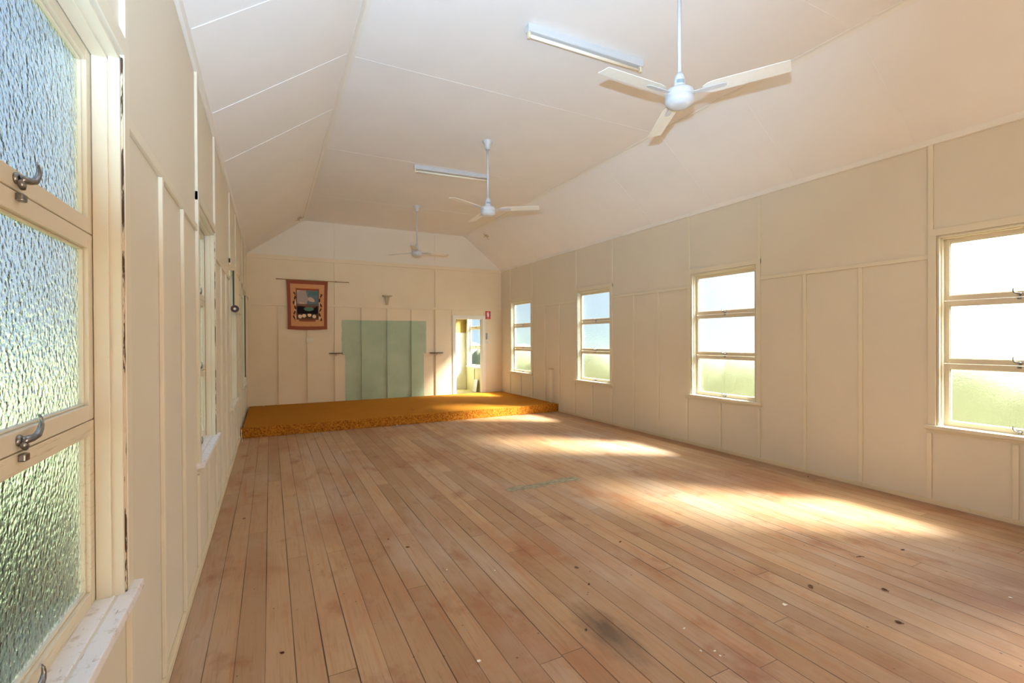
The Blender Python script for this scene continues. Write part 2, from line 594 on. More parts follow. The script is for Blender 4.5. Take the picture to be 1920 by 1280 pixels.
# ceiling: three sloping or flat sheets in one shell with thickness
bm = bmesh.new()
k = (CZ - WT) / (CL - 0.0)
kr = (CZ - WT) / (RX - 0.018 - CR)
inner = [(-0.2, WT - 0.2 * k), (CL, CZ), (CR, CZ), (6.265, WT - 0.2 * kr)]
outer = [(6.265, WT - 0.2 * kr + .12), (CR + .05, CZ + .1), (CL - .05, CZ + .1), (-0.2, WT - 0.2 * k + .12)]
prism(bm, inner + outer, 1, FY - TH, BY + 0.0)
ce = struct(link('ceiling', bm, M['ceil']), 'white ceiling with sloping sides', 'ceiling')

# thin cover strips over the sheet joints of the ceiling, and along the two creases
def quadstrip(name, pts, up, wdt, mat, parent, ht=0.0016):
    """a thin flat strip along the segment pts, standing off the surface along up"""
    a, b = Vector(pts[0]), Vector(pts[1])
    d = (b - a).normalized(); n = Vector(up).normalized(); s = d.cross(n) * wdt / 2
    bm = bmesh.new()
    vs = [bm.verts.new(q + e * s + h * n) for q in (a, b) for e in (-1, 1) for h in (-0.002, ht)]
    for q in ((0, 1, 3, 2), (4, 6, 7, 5), (0, 4, 5, 1), (2, 3, 7, 6), (0, 2, 6, 4), (1, 5, 7, 3)):
        bm.faces.new([vs[i] for i in q])
    return link(name, bm, mat, parent)


nl = Vector((CZ - WT, 0, -CL)).normalized()
nr = Vector((-(CZ - WT), 0, -(RX - .018 - CR))).normalized()
for y in (-0.1, 1.1, 2.3, 3.46, 4.66, 5.86):
    quadstrip('joint_strip', [(0.02, y, WT + .012), (CL, y, CZ)], nl, 0.014, M['ceil'], ce, 0.0018)
    quadstrip('joint_strip', [(RX - .04, y + .05, WT + .012), (CR, y + .05, CZ)], nr, 0.014, M['ceil'], ce, 0.0010)
for y in (-0.1, 2.35, 4.74, 7.17, 9.6):
    quadstrip('joint_strip', [(CL, y, CZ), (CR, y, CZ)], (0, 0, -1), 0.022, M['ceil'], ce)
for x, nn in ((CL, nl + Vector((0, 0, -1))), (CR, nr + Vector((0, 0, -1)))):
    bm = bmesh.new()
    s = 1 if x == CL else -1
    kk = k if s == 1 else kr
    prism(bm, [(x - s * .035, CZ - kk * .035 + .002), (x - s * .033, CZ - kk * .033 - .008), (x + s * .002, CZ - .009), (x + s * .038, CZ - .008), (x + s * .038, CZ + .002)], 1, FY, BY)
    link('crease_strip', bm, M['cornice'], ce)

# cornices and skirtings
def trim(n, bm, mat, label, bevel=0.003, name=None):
    return struct(link(name or 'trim_%d' % n, bm, mat, bevel=bevel), label, 'trim')


bm = bmesh.new(); prism(bm, [(LX, 3.425), (LX + .022, 3.43), (LX + .03, 3.475), (LX + .03, 3.50), (LX, 3.50)], 1, FY, BY); trim(1, bm, M['cornice'], 'white cornice strip along the left wall')
bm = bmesh.new(); prism(bm, [(RX, 3.425), (RX - .022, 3.43), (RX - .03, 3.475), (RX - .03, 3.50), (RX, 3.50)], 1, FY, BY); trim(2, bm, M['cornice'], 'white cornice strip along the right wall')
trim(3, bx(LX, RX, BY - .030, BY, 3.385, 3.455), M['backwall'], 'cream plate strip under the white gable')
trim(0, bx(LX, LX + .02, FY, 8.80, 0, 0.055), M['skirt'], 'left skirting strip', 0.004, 'baseboard_left')
trim(0, bx(RX - .016, RX, FY, 8.83, 0, 0.045), M['skirt'], 'right skirting strip', 0.004, 'baseboard_right')

# cover strips of the panelling, each a piece of its wall
SW, ST = 0.040, 0.018


def vstrip_side(x_face, sgn, y, z0, z1, parent, w_=SW, t_=ST):
    a, b = (x_face, x_face + sgn * t_)
    link('cover_strip', bx(min(a, b), max(a, b), y - w_ / 2, y + w_ / 2, z0, z1), M['strip'], parent, bevel=0.003)


OUT = 0.600
def panelling(face, sgn, wins, ys_low, parent, skirt):
    prev = FY
    edges = []
    for c in wins + [99]:
        a, b = prev, min(c - OUT, BY)
        if b - a > 0.05:
            x = (face, face + sgn * 0.016)
            link('cover_rail', bx(min(x), max(x), a, b, RAIL0, RAIL1), M['strip'], parent, bevel=0.003)
        prev = c + OUT
    for y in ys_low:
        inside = [c for c in wins if abs(y - c) < OUT - 0.03]
        top = 0.68 if inside else RAIL0
        if any(abs(abs(y - c) - OUT) < 0.06 for c in wins): top = 0.68
        vstrip_side(face, sgn, y, skirt, top, parent)
    for c in wins:
        for s in (-1, 1):
            vstrip_side(face, sgn, c + s * (OUT - .02), 2.62, 3.43, parent)


ys_r = [2.262 + 0.5957 * i - 0.02 for i in range(-7, 16)]
ys_l = [2.10 + 0.5957 * i - 0.02 for i in range(-7, 17)]
panelling(RX, -1, R_WIN, ys_r, wr, 0.045)
panelling(LX, 1, L_WIN, ys_l, wl, 0.055)

# end wall strips
for x in (0.621, 1.209, 1.80, 2.397, 3.004, 3.60, 4.222):
    link('cover_strip', bx(x - .026, x + .010, BY - .030, BY, 0.168, RAIL0), M['backwall'], wb)
link('cover_strip', bx(4.645, 4.675, BY - .016, BY, 2.2, RAIL0), M['backwall'], wb, bevel=0.003)
link('cover_strip', bx(5.56, 5.59, BY - .016, BY, 2.2, RAIL0), M['backwall'], wb, bevel=0.003)
link('cover_rail', bx(LX, RX, BY - .026, BY, RAIL0 + .015, RAIL1 + .03), M['backwall'], wb)
for x in (1.80, 4.222):
    link('cover_strip', bx(x - .024, x + .010, BY - .028, BY, RAIL1 + .03, 3.385), M['backwall'], wb)
    link('cover_strip', bx(x - .024, x + .010, BY - .012, BY, 3.455, CZ - .005), M['gable'], wb, bevel=0.003)

# door surround of the opening in the end wall
dr = struct(empty('door_1', (5.13, BY, 0.168)), 'open doorway with white frame at the right of the far wall', 'doorway')
M_doorwhite = paint('door_frame_white', lin(240, 234, 222), 0.45, 0.02)
bm = bmesh.new()
for a in ((DX0 - .08, DX0, BY - .02, BY, 0.168, DZ + .07), (DX1, DX1 + .09, BY - .02, BY, 0.168, DZ + .07), (DX0 - .08, DX1 + .09, BY - .022, BY, DZ, DZ + .075)):
    box(bm, *a)
o = link('architrave', bm, M_doorwhite, bevel=0.003); o.parent = dr; o.matrix_parent_inverse = Matrix.Translation(-dr.location)
bm = bmesh.new()
for a in ((DX0 - .002, DX0 + .018, BY - .005, BY + DEEP + .01, 0.0, DZ), (DX1 - .018, DX1 + .002, BY - .005, BY + DEEP + .01, 0.0, DZ), (DX0, DX1, BY - .005, BY + DEEP + .01, DZ - .018, DZ + .002)):
    box(bm, *a)
o = link('jamb', bm, M_doorwhite, bevel=0.002); o.parent = dr; o.matrix_parent_inverse = Matrix.Translation(-dr.location)

# ------------------------------------------------------------------ windows
def window(n, face, sgn, c, label, detail, glass='glass', trim_mat='trim', z_off=0.0):
    """sgn: direction from the wall face into the room"""
    root = struct(empty('window_%d' % n, (face, c, WIN0)), label, 'window')

    def X(d0, d1):
        a, b = face + sgn * d0, face + sgn * d1
        return min(a, b), max(a, b)

    def put(name, bm, mat, parent=root, bevel=0.003, smooth=False):
        o = link(name, bm, M[mat], bevel=bevel, smooth=smooth)
        o.parent = parent
        if parent is root: o.matrix_parent_inverse = Matrix.Translation(-root.location)
        return o
    y0, y1 = c - OPEN, c + OPEN
    z0, z1 = WIN0, WIN1
    # architrave boards with a thin reveal before the lining
    g = 0.012
    bm = bmesh.new()
    for a in ((y0 - .075, y0 - g, z0 - .02, z1 + .075), (y1 + g, y1 + .075, z0 - .02, z1 + .075)):
        box(bm, *X(-.001, .020), *a)
    box(bm, *X(-.001, .021), y0 - .075, y1 + .075, z1 + g, z1 + .078)
    put('architrave', bm, trim_mat)
    bm = bmesh.new()
    for a in ((y0 - .003, y0 + .012, z0, z1), (y1 - .012, y1 + .003, z0, z1), (y0, y1, z1 - .012, z1 + .003)):
        box(bm, *X(-.118, .012), *a)
    # stops
    for a in ((y0 + .012, y0 + .024, z0, z1 - .012), (y1 - .024, y1 - .012, z0, z1 - .012), (y0 + .012, y1 - .012, z1 - .024, z1 - .012)):
        box(bm, *X(-.058, -.018), *a)
    put('lining', bm, trim_mat, bevel=0.002)
    if detail:
        bm = bmesh.new()
        for a in ((y0 - g, y0 - .003), (y1 + .003, y1 + g)):
            box(bm, *X(-.001, .0165), *a, z0, z1)
        put('open_joint', bm, 'crack', bevel=0)
    # sill: the sloping inner board, a groove, and the nosing with its horns
    bm = bmesh.new()
    box(bm, *X(-.118, -.010), y0, y1, z0 - .03, z0 + .004)
    box(bm, *X(-.004, .045), y0 - .095, y1 + .095, z0 - .032, z0 + .002)
    put('sill', bm, 'sill' if detail else trim_mat, bevel=0.004)
    put('sill_apron', bx(*X(-.001, .014), y0 - .07, y1 + .07, z0 - .058, z0 - .032), trim_mat)
    H = (z1 - .012 - z0) / 3
    st, ra = 0.046, 0.047
    for i in range(3):
        t1 = z1 - .012 - i * H - .0015
        t0 = t1 - H + .003
        a0, a1 = y0 + .014, y1 - .014
        bm = bmesh.new()
        for q in ((a0, a0 + st, t0, t1), (a1 - st, a1, t0, t1), (a0 + st, a1 - st, t1 - ra, t1), (a0 + st, a1 - st, t0, t0 + ra)):
            box(bm, *X(-.098, -.060), *q)
        # glazing bead slope
        for q in ((a0 + st, a0 + st + .006, t0 + ra, t1 - ra), (a1 - st - .006, a1 - st, t0 + ra, t1 - ra), (a0 + st, a1 - st, t0 + ra, t0 + ra + .006), (a0 + st, a1 - st, t1 - ra - .006, t1 - ra)):
            box(bm, *X(-.096, -.072), *q)
        s = put('sash', bm, 'sash' if not (detail and i == 2) else 'rail_worn', bevel=0.0025)
        put('pane', bx(*X(-.087, -.082), a0 + st - .004, a1 - st + .004, t0 + ra - .004, t1 - ra + .004), glass, s, 0)
        # cam fastener: rose, body and curved tail, with its keeper below
        bm = bmesh.new()
        xf = -.060
        zc = t0 + ra * 0.55
        yc = (y0 + y1) / 2 - 0.015
        P = lambda d, dy, dz: (face + sgn * (xf + .85 * d), yc + .80 * dy, zc + .85 * dz)
        lathe(bm, [(.013, face + sgn * (xf - .002)), (.013, face + sgn * (xf + .004)), (.009, face + sgn * (xf + .008))], 16, (0, yc, zc), 0)
        pts = [P(.010, -.004, -.002), P(.017, .008, .000), P(.022, .024, .001), P(.027, .040, .006), P(.030, .050, .020), P(.031, .054, .036), P(.030, .053, .050), P(.028, .048, .062)]
        tube(bm, pts, [.009, .009, .0085, .008, .0065, .005, .004, .002], 10)
        tube(bm, [P(.010, -.006, -.004), P(.013, .004, -.018), P(.012, .010, -.026)], [.007, .008, .005], 10)
        put('latch', bm, 'metal', s, 0, True)
        if i < 2:
            bm = bmesh.new()
            box(bm, *X(-.060, -.046), yc - .004, yc + .022, t0 - .024, t0 - .006)
            put('keeper', bm, 'metal', s, 0.003)
    return root


names = {
    'R': ['right window behind the viewer', 'nearest right window, cut by the picture edge', 'second right window, opposite the near fan', 'third right window, beyond the middle of the hall', 'small far right window above the stage'],
    'L': ['left window behind the viewer', 'large near left window of pebbled glass', 'second left window seen edge on', 'third left window with a blind over its top', 'far left window beside the stage behind a lowered blind']}
wn = 1
for i, c in enumerate(R_WIN):
    window(wn, RX, -1, c, names['R'][i], False, 'glass_sun'); wn += 1
for i, c in enumerate(L_WIN):
    window(wn, LX, 1, c, names['L'][i], i in (1, 2)); wn += 1

# ------------------------------------------------------------------ the small room behind the doorway
AX = 6.02
AW = [13.50]
ar = side_wall('wall_annex_right', AX, AX + TH, AW, BY + DEEP, AY + TH, M['annex'], 'pale green right wall seen through the doorway', 3.0)
window(wn, AX, -1, AW[0], 'clear window seen through the doorway', False, 'glass_clear', 'annex_white')
bm = bmesh.new(); box(bm, 3.4, AX + TH, AY, AY + TH, 0, 1.80)
an = struct(link('wall_annex_back', bm, M['annex_white']), 'sunlit white wall seen through the doorway', 'wall')
link('upper_panel', bx(3.4, AX + TH, AY, AY + TH, 1.80, 3.0), M['olive'], an)
struct(link('wall_annex_left', bx(3.3, 3.4, BY + DEEP, AY + TH, 0, 3.0), M['annex']), 'left wall of the small room', 'wall')
struct(link('ceiling_annex', bx(3.3, AX + TH, BY + DEEP, AY + TH, 3.0, 3.1), M['annex']), 'ceiling of the small room', 'ceiling')
t = paint('annex_floor_paint', lin(190, 178, 130), 0.6, 0.05, 0.3)
struct(link('floor_annex', bx(3.3, AX + TH, BY, AY + TH, -0.04, 0.0), t), 'floor of the small room', 'floor')
for y in (12.95, 13.52):
    link('cover_strip', bx(AX - .016, AX, y - .018, y + .018, 0, 0.68), M['annex'], ar, bevel=0.003)
# board leaning on that wall
bm = bmesh.new()
vs = box(bm, -.010, .010, -.13, .13, 0, 0.38)
o = link('board', bm, M['white'], None, (5.93, 13.29, 0.002), bevel=0.002)
o.rotation_euler = (0, math.radians(9), 0)
tag(o, 'small white board leaning on the wall beyond the doorway', 'board')

# ------------------------------------------------------------------ outside
struct(link('ground', bx(-60, 70, -60, 80, -0.9, -0.8), M['grass']), 'grass outside the windows', 'ground')

bm = bmesh.new()
rnd = random.Random(5)
for i in range(62):
    y = -5 + i * 0.62
    c = Vector((8.5 + rnd.uniform(-.3, .3), y, rnd.uniform(.22, .42)))
    r = rnd.uniform(.7, 1.0)
    m = Matrix.Translation(c) @ Matrix.Diagonal((r * .9, r, r * 1.15, 1))
    g = bmesh.ops.create_icosphere(bm, subdivisions=3, radius=1.0, matrix=m)
    for v in g['verts']:
        d = (v.co - c)
        v.co += d * rnd.uniform(-.05, .05)
o = link('hedge', bm, M['foliage'], smooth=True)
o['kind'] = 'stuff'
tag(o, 'yellow green shrubs outside the right windows, blurred by the glass', 'hedge')

struct(link('bounce_slab', bx(-3, 9, -14, FY - TH - .02, -0.85, -0.78), flat('bounce_slab_grey', lin(112, 118, 128), 0.9, var=0.15, scale=2)), 'unseen grey path outside the entrance', 'bounce_slab')  # unseen slab added so daylight bounced in from outside turns cooler

# ------------------------------------------------------------------ stage
SY, SH = 8.836, 0.168
stg = tag(empty('stage', (3.0, 10.2, 0.0)), 'low stage covered in mustard carpet along the far wall', 'stage')


def sp(name, bm, mat, bevel=0.0, root=stg, parent=None):
    o = link(name, bm, mat, bevel=bevel)
    o.parent = parent or root
    o.matrix_parent_inverse = Matrix.Translation(-Vector(root.location))
    return o


sp('platform', bx(0.03, RX - .003, SY + .012, BY - .033, 0.001, SH), M['carpet'], 0.006)
sp('riser', bx(-0.004, RX - .02, SY, SY + .014, 0.001, SH + .002), M['carpet_riser'], 0.005)
tag(link('edge_block', bx(LX + .002, 0.014, SY + .02, SY + .05, 0.02, 0.15), M['green']), 'dark green block between stage end and left wall', 'block')
bm = bmesh.new()
tube(bm, [(0.012, 8.79, .16), (0.014, 8.775, .08), (0.02, 8.74, .03), (0.03, 8.66, .006), (0.035, 8.55, .005)], 0.005, 8)
tag(link('cord', bm, M['plastic'], smooth=True), 'thin white cord hanging by the left end of the stage', 'cord')

# ------------------------------------------------------------------ fans
def fan(y, az, label, first=None):
    x = 3.10
    root = tag(empty('ceiling_fan', (x, y, CZ), math.radians(az)), label, 'fan', 'ceiling fans down the middle of the hall')
    if first is not None:
        for ch in list(first.children):
            c2 = ch.copy(); COL.objects.link(c2); c2.parent = root
            for g in list(ch.children):
                d = g.copy(); COL.objects.link(d); d.parent = c2
        return root
    bm = bmesh.new(); lathe(bm, [(.030, -.115), (.034, -.09), (.044, -.05), (.068, -.02), (.072, -.006), (.072, 0)], 32)
    link('canopy', bm, M['white'], root, smooth=True)
    bm = bmesh.new(); lathe(bm, [(.0135, -.80), (.0135, -.10)], 16)
    link('rod', bm, M['white'], root, smooth=True)
    bm = bmesh.new(); lathe(bm, [(.020, -.775), (.034, -.80), (.040, -.83), (.042, -.86), (.046, -.885), (.052, -.90)], 32)
    cup = link('coupling', bm, M['white'], root, smooth=True)
    bm = bmesh.new()
    for k in range(8):
        pass
    a0 = math.radians(-125 - az)
    ring = []
    for i in range(9):
        an = a0 + (i - 4) * 0.16
        ring.append([(.0425 * math.cos(an) * r, .0425 * math.sin(an) * r, z) for r in (1.0, 1.05) for z in (-.862, -.838)])
    for p, q in zip(ring, ring[1:]):
        v = [bm.verts.new(t) for t in p + q]
        for f in ((0, 1, 3, 2), (4, 6, 7, 5), (0, 4, 5, 1), (2, 3, 7, 6), (0, 2, 6, 4), (1, 5, 7, 3)): bm.faces.new([v[i] for i in f])
    link('rating_label', bm, M['grey_label'], cup)
    bm = bmesh.new()
    lathe(bm, [(.040, -.890), (.085, -.900), (.099, -.912), (.102, -.925), (.102, -.948), (.098, -.953), (.102, -.958), (.102, -.985), (.096, -1.000), (.080, -1.008), (.078, -1.012), (.055, -1.020), (.02, -1.024)], 40)
    link('motor', bm, M['white'], root, smooth=True)
    for k in range(3):
        an = 2 * PI * k / 3
        bm = bmesh.new()
        pitch = math.radians(-9)
        zb = -.935
        # blade: slightly waisted root, square tip
        prof = [(.165, .030), (.20, .055), (.24, .062), (.46, .060), (.69, .058), (.70, .055)]
        rows = []
        for r, hw in prof:
            row = []
            for s, tt in ((-1, -.002), (-1, .002), (1, .002), (1, -.002)):
                yy = s * hw
                zz = yy * math.tan(pitch) + tt
                row.append((r, yy, zb + zz))
            rows.append(row)
        R = Matrix.Rotation(an, 4, 'Z')
        vr = [[bm.verts.new(R @ Vector(q)) for q in row] for row in rows]
        for p, q in zip(vr, vr[1:]):
            for i in range(4): bm.faces.new((p[i], p[(i + 1) % 4], q[(i + 1) % 4], q[i]))
        bm.faces.new(vr[0]); bm.faces.new(list(reversed(vr[-1])))
        bl = link('blade', bm, M['blade'], root, bevel=0.001)
        bm = bmesh.new()
        pr = [(.088, .020, 0), (.13, .016, -.003), (.17, .022, -.005), (.30, .020, -.005), (.315, .008, -.005)]
        rows = []
        for r, hw, dz in pr:
            tw = min(1, max(0, (r - .10) / .06))
            rows.append([(r, s * hw, zb + dz - tt + s * hw * math.tan(pitch) * tw) for s, tt in ((-1, .004), (-1, 0), (1, 0), (1, .004))])
        vr = [[bm.verts.new(R @ Vector(q)) for q in row] for row in rows]
        for p, q in zip(vr, vr[1:]):
            for i in range(4): bm.faces.new((p[i], p[(i + 1) % 4], q[(i + 1) % 4], q[i]))
        bm.faces.new(vr[0]); bm.faces.new(list(reversed(vr[-1])))
        link('blade_arm', bm, M['white'], bl, bevel=0.001)
    return root


f1 = fan(2.53, 61, 'nearest and largest-looking white ceiling fan, at upper right')
fan(5.94, 86, 'middle white ceiling fan, in front of a tube light', f1)
fan(9.46, 8, 'farthest small white ceiling fan, in front of the gable', f1)


# ------------------------------------------------------------------ tube lights
def tube_light(x0, x1, y, rz, label):
    root = tag(empty('tube_light', ((x0 + x1) / 2, y, CZ), rz), label, 'light', 'fluorescent tube lights on the ceiling')
    L = (x1 - x0) / 2
    bm = bmesh.new()
    prism(bm, [(-.032, 0), (-.032, -.050), (-.022, -.062), (.022, -.062), (.032, -.050), (.032, 0)], 0, -L, L)
    link('batten', bm, M['white'], root, bevel=0.003)
    for s in (-1, 1):
        bm = bmesh.new()
        box(bm, min(s * (L - .03), s * (L - .004)), max(s * (L - .03), s * (L - .004)), -.017, .017, -.112, -.060)
        link('tube_holder', bm, M['holder'], root, bevel=0.006)
    bm = bmesh.new(); lathe(bm, [(.0155, -L + .02), (.0155, L - .02)], 16, (0, 0, -.092), 0)
    link('tube', bm, M['tube'], root, smooth=True)
    return root


tube_light(2.42, 3.68, 3.575, math.radians(-1.0), 'near fluorescent tube light on the ceiling, above the large fan')
tube_light(2.44, 3.67, 7.215, math.radians(-4), 'far fluorescent tube light, its end hidden by a fan rod')

# ------------------------------------------------------------------ things on the far wall
bm = bmesh.new()
tube(bm, [(0.554, BY - .062, 2.944), (2.094, BY - .062, 2.938)], 0.009, 10)
hr = tag(link('hanging_rod', bm, M['rod'], smooth=True), 'thin timber rod across the far wall, holding a wall hanging', 'rod')
for x in (1.80,):
    link('rod_hook', bx(x - .006, x + .006, BY - .066, BY - .027, 2.925, 2.955), M['darkwood'], hr)


def tapestry():
    NX, NZ = 84, 112
    me = bpy.data.meshes.new('tapestry')
    bm = bmesh.new()
    W_, H_ = 0.85, 1.095
    cx, top = 1.196, 2.934
    grid = []
    for j in range(NZ + 1):
        v = j / NZ
        row = []
        for i in range(NX + 1):
            u = i / NX
            sag = -0.018 * (1 - (2 * u - 1) ** 2) * v
            wd = W_ * (1 - 0.05 * v + 0.02 * (2 * v - 1) ** 2)
            x = cx + (u - 0.5) * wd
            y = BY - 0.044 - 0.006 * math.sin(u * 7 + 1) * v - 0.006 * v
            row.append(bm.verts.new((x, y, top - v * H_ + sag)))
        grid.append(row)
    lay = bm.loops.layers.float_color.new('weave')
    rnd = random.Random(3)

    def shade(u, v):
        """u across, v down, both 0..1"""
        x, z = u * 0.85, v * 1.095
        b = 0.075
        if x < b or x > .85 - b or z < b or z > 1.095 - b: return (150, 84, 66) if (int(u * 42) + int(v * 56)) % 2 else (158, 92, 72)
        # scalloped inner frame
        fx0, fx1, fz0, fz1 = 0.185, 0.665, 0.18, 0.875
        if not (fx0 < x < fx1 and fz0 < z < fz1):
            # dark leaf garland beside the picture
            for gx, ph in ((0.15, 0.0), (0.70, 1.3)):
                gz = z * 22 + ph
                if 0.26 < z < 0.90 and abs(x - (gx + 0.02 * math.sin(gz))) < 0.020 * abs(math.sin(gz * 1.3)): return (92, 60, 48)
            for gx in (0.165, 0.69):
                if 0.42 < z < 0.95 and abs(x - gx) < .018 and math.sin(z * 40) > .1: return (232, 206, 170)
            if 0.875 < z < 0.91 and 0.24 < x < 0.60: return (150, 88, 70)
            return (214, 158, 112) if rnd.random() > .18 else (204, 146, 102)
        if z < fz0 + .035 and fx0 + .02 < x < fx1 - .02: return (160, 82, 60)
        if x < fx0 + .018 or x > fx1 - .018: return (120, 92, 84)
        px, pz = (x - fx0) / (fx1 - fx0), (z - fz0) / (fz1 - fz0)
        n = math.sin(px * 9 + 3 * math.sin(pz * 7)) * .5 + math.sin(pz * 13 + px * 5) * .5
        if pz < 0.48:
            c = (176, 160, 152) if px < .48 + .1 * n else (112, 128, 132)
            if px > .55 and .08 < pz < .2: c = (90, 122, 122)
            if n > .55: c = (204, 178, 160)
            return c
        if pz < 0.55: return (104, 104, 102) if n < .2 else (132, 96, 84)
        if (px - .56) ** 2 / .05 + (pz - .645) ** 2 / .004 < 1: return (98, 134, 112)
        if pz < .60 and px > .4 and px < .85: return (140, 76, 58)
        if pz < .80: return (44, 34, 38) if n < .5 else (96, 78, 70)
        for qx in (.16, .34, .58, .80):
            if (px - qx) ** 2 / .008 + (pz - .86 - .03 * math.sin(qx * 9)) ** 2 / .0035 < 1: return (232, 204, 174)
        if pz > .93: return (118, 78, 60)
        return (84, 66, 48)
    for j in range(NZ):
        for i in range(NX):
            f = bm.faces.new((grid[j][i], grid[j][i + 1], grid[j + 1][i + 1], grid[j + 1][i]))
            f.smooth = True
            c = lin(*shade((i + .5) / NX, (j + .5) / NZ))
            for l in f.loops: l[lay] = c
    bm.to_mesh(me); bm.free()
    o = bpy.data.objects.new('tapestry', me); COL.objects.link(o)
    t = NT('woven_tapestry')
    at = t.n('ShaderNodeVertexColor', layer_name='weave')
    wv = t.noise(t.obj(), 400, 2, 0.6)
    me.materials.append(t.bsdf(at.outputs[0], 0.95, spec=0.05, bump=wv, bdist=0.001))
    sol = o.modifiers.new('thickness', 'SOLIDIFY'); sol.thickness = 0.006
    return tag(o, 'woven wall hanging with pink border and landscape picture, on the far wall', 'tapestry')


tapestry()


def arc_shelf(cx, z, half, depth, mat, label):
    root = tag(empty('wall_shelf', (cx, BY, z)), label, 'shelf', 'two small bracket shelves on the far wall')
    bm = bmesh.new()
    pts = [(-half, 0)]
    for k in range(13):
        a = PI * (1 - k / 12)
        pts.append((half * math.cos(a), -.02 - depth * math.sin(a)))
    pts.append((half, 0))
    prism(bm, pts, 2, -.018, 0.0)
    link('board', bm, mat, root, bevel=0.003)
    bm = bmesh.new()
    prism(bm, [(-.022, -.018), (-.06, -.018), (-.036, -.05), (-.022, -.105)], 0, -.012, .012)
    link('bracket', bm, M['bracket'], root, bevel=0.002)
    return root


arc_shelf(1.80, 1.293, .152, .13, M['darkwood'], 'dark wooden bracket shelf left of the green wall area')
arc_shelf(4.225, 1.262, .180, .12, M['darkwood'], 'wooden bracket shelf between the green wall area and doorway')

root = tag(empty('wall_bracket', (2.985, BY, 2.66)), 'cream T-shaped wall bracket above the green wall area', 'bracket')
link('top_plate', bx(-.115, .100, -.13, -.002, -.018, .012), M['bracket'], root, bevel=0.003)
bm = bmesh.new()
prism(bm, [(-.06, -.018), (.055, -.018), (.02, -.22), (-.03, -.22)], 1, -.05, -.017)
link('stem', bm, M['bracket'], root, bevel=0.003)

root = tag(empty('power_outlet', (1.23, BY, 1.59)), 'small white outlet box below the wall hanging', 'outlet')
link('box', bx(-.067, .067, -.055, -.001, -.044, .044), M['plastic'], root, bevel=0.006)
link('cable', bx(-.006, .006, -.026, -.0165, .044, .24), M['plastic'], root, bevel=0.002)

# red fire sign with a white extinguisher shape
root = tag(empty('fire_sign', (5.68, BY, 2.243)), 'red fire extinguisher sign beside the top of the doorway', 'sign')
link('plate', bx(-.075, .075, -.010, -.001, -.107, .107), M['red'], root, bevel=0.001)
bm = bmesh.new()
pts = []
body = [(-.024, -.045), (.024, -.045), (.026, -.035), (.026, .040), (.020, .055), (.009, .062), (.009, .075), (.028, .083), (.026, .090), (-.006, .082), (-.030, .062), (-.034, .010), (-.029, .010), (-.026, .055), (-.010, .070), (-.009, .062), (-.020, .055), (-.026, .040), (-.026, -.035)]
prism(bm, body, 1, -.0125, -.0098)
link('extinguisher_symbol', bm, M['signwhite'], root)
bm = bmesh.new()
prism(bm, [(-.018, -.062), (.018, -.062), (.0, -.092)], 1, -.0125, -.0098)
link('arrow', bm, M['signwhite'], root)

root = tag(empty('intercom', (5.66, BY, 1.675)), 'white intercom box on the wall right of the doorway', 'intercom')
link('case', bx(-.050, .050, -.045, -.001, -.088, .088), M['plastic'], root, bevel=0.008)
link('handset', bx(-.046, -.018, -.062, -.045, -.078, .078), M['plastic_grey'], root, bevel=0.006)
root = tag(empty('light_switch', (5.665, BY, 1.515)), 'white light switch plate under the intercom', 'switch')
link('plate', bx(-.055, .055, -.012, -.001, -.045, .045), M['plastic'], root, bevel=0.004)
link('rocker', bx(-.012, .012, -.018, -.012, -.016, .016), M['white'], root, bevel=0.002)

# boxed pipe on the right wall at the stage corner
root = tag(empty('pipe_box', (RX, 9.10, SH)), 'cream boxed pipe standing at the right end of the stage', 'pipe')
link('casing', bx(-.055, -.001, -.055, .055, 0.001, .74), M['strip'], root, bevel=0.004)
link('cap', bx(-.065, -.001, -.068, .068, .74, .765), M['bracket'], root, bevel=0.003)

# blinds on the far left windows
def blind(y0, y1, ztop, zbot, label, tone):
    root = tag(empty('roller_blind', (LX, (y0 + y1) / 2, ztop)), label, 'blind', 'roller blinds on the left wall')
    h = (y1 - y0) / 2
    d = zbot - ztop
    link('cloth', bx(.048, .052, -h, h, d, 0), M['blind'], root)
    bm = bmesh.new(); lathe(bm, [(.018, -h - .01), (.018, h + .01)], 14, (.048, 0, 0.0), 1)
    link('roller', bm, M['blind'], root, smooth=True)
    link('side_shade', bx(.040, .058, -h - .014, -h, d, -.01), M['blindshade'], root)  # dark strip painting in the shade on the blind's near edge
    for s in (-1, 1):
        link('end_bracket', bx(.0, .066, s * (h + .018) - .004, s * (h + .018) + .004, -.035, .045), M['bracket'], root, bevel=0.003)
    return root, h, d


root, h, d = blind(6.86, 8.0, 2.50, 1.99, 'short rolled blind over the top of the third left window', 0)
bm = bmesh.new(); lathe(bm, [(.024, -h), (.024, h)], 16, (.060, 0, d), 1)
link('bottom_roll', bm, M['blind'], root, smooth=True)
bm = bmesh.new(); lathe(bm, [(.044, -h - .022), (.046, -h - .012), (.044, -h)], 20, (.062, 0, d), 1)
cap = link('end_cap', bm, M['maroon'], root, smooth=False)
bm = bmesh.new(); lathe(bm, [(.016, -h - .026), (.016, -h - .021)], 16, (.062, 0, d), 1)
link('cap_centre', bm, M['scrap'], cap)
blind(9.86, 10.98, 2.44, 0.93, 'fully lowered blind over the far left window by the stage', 1)


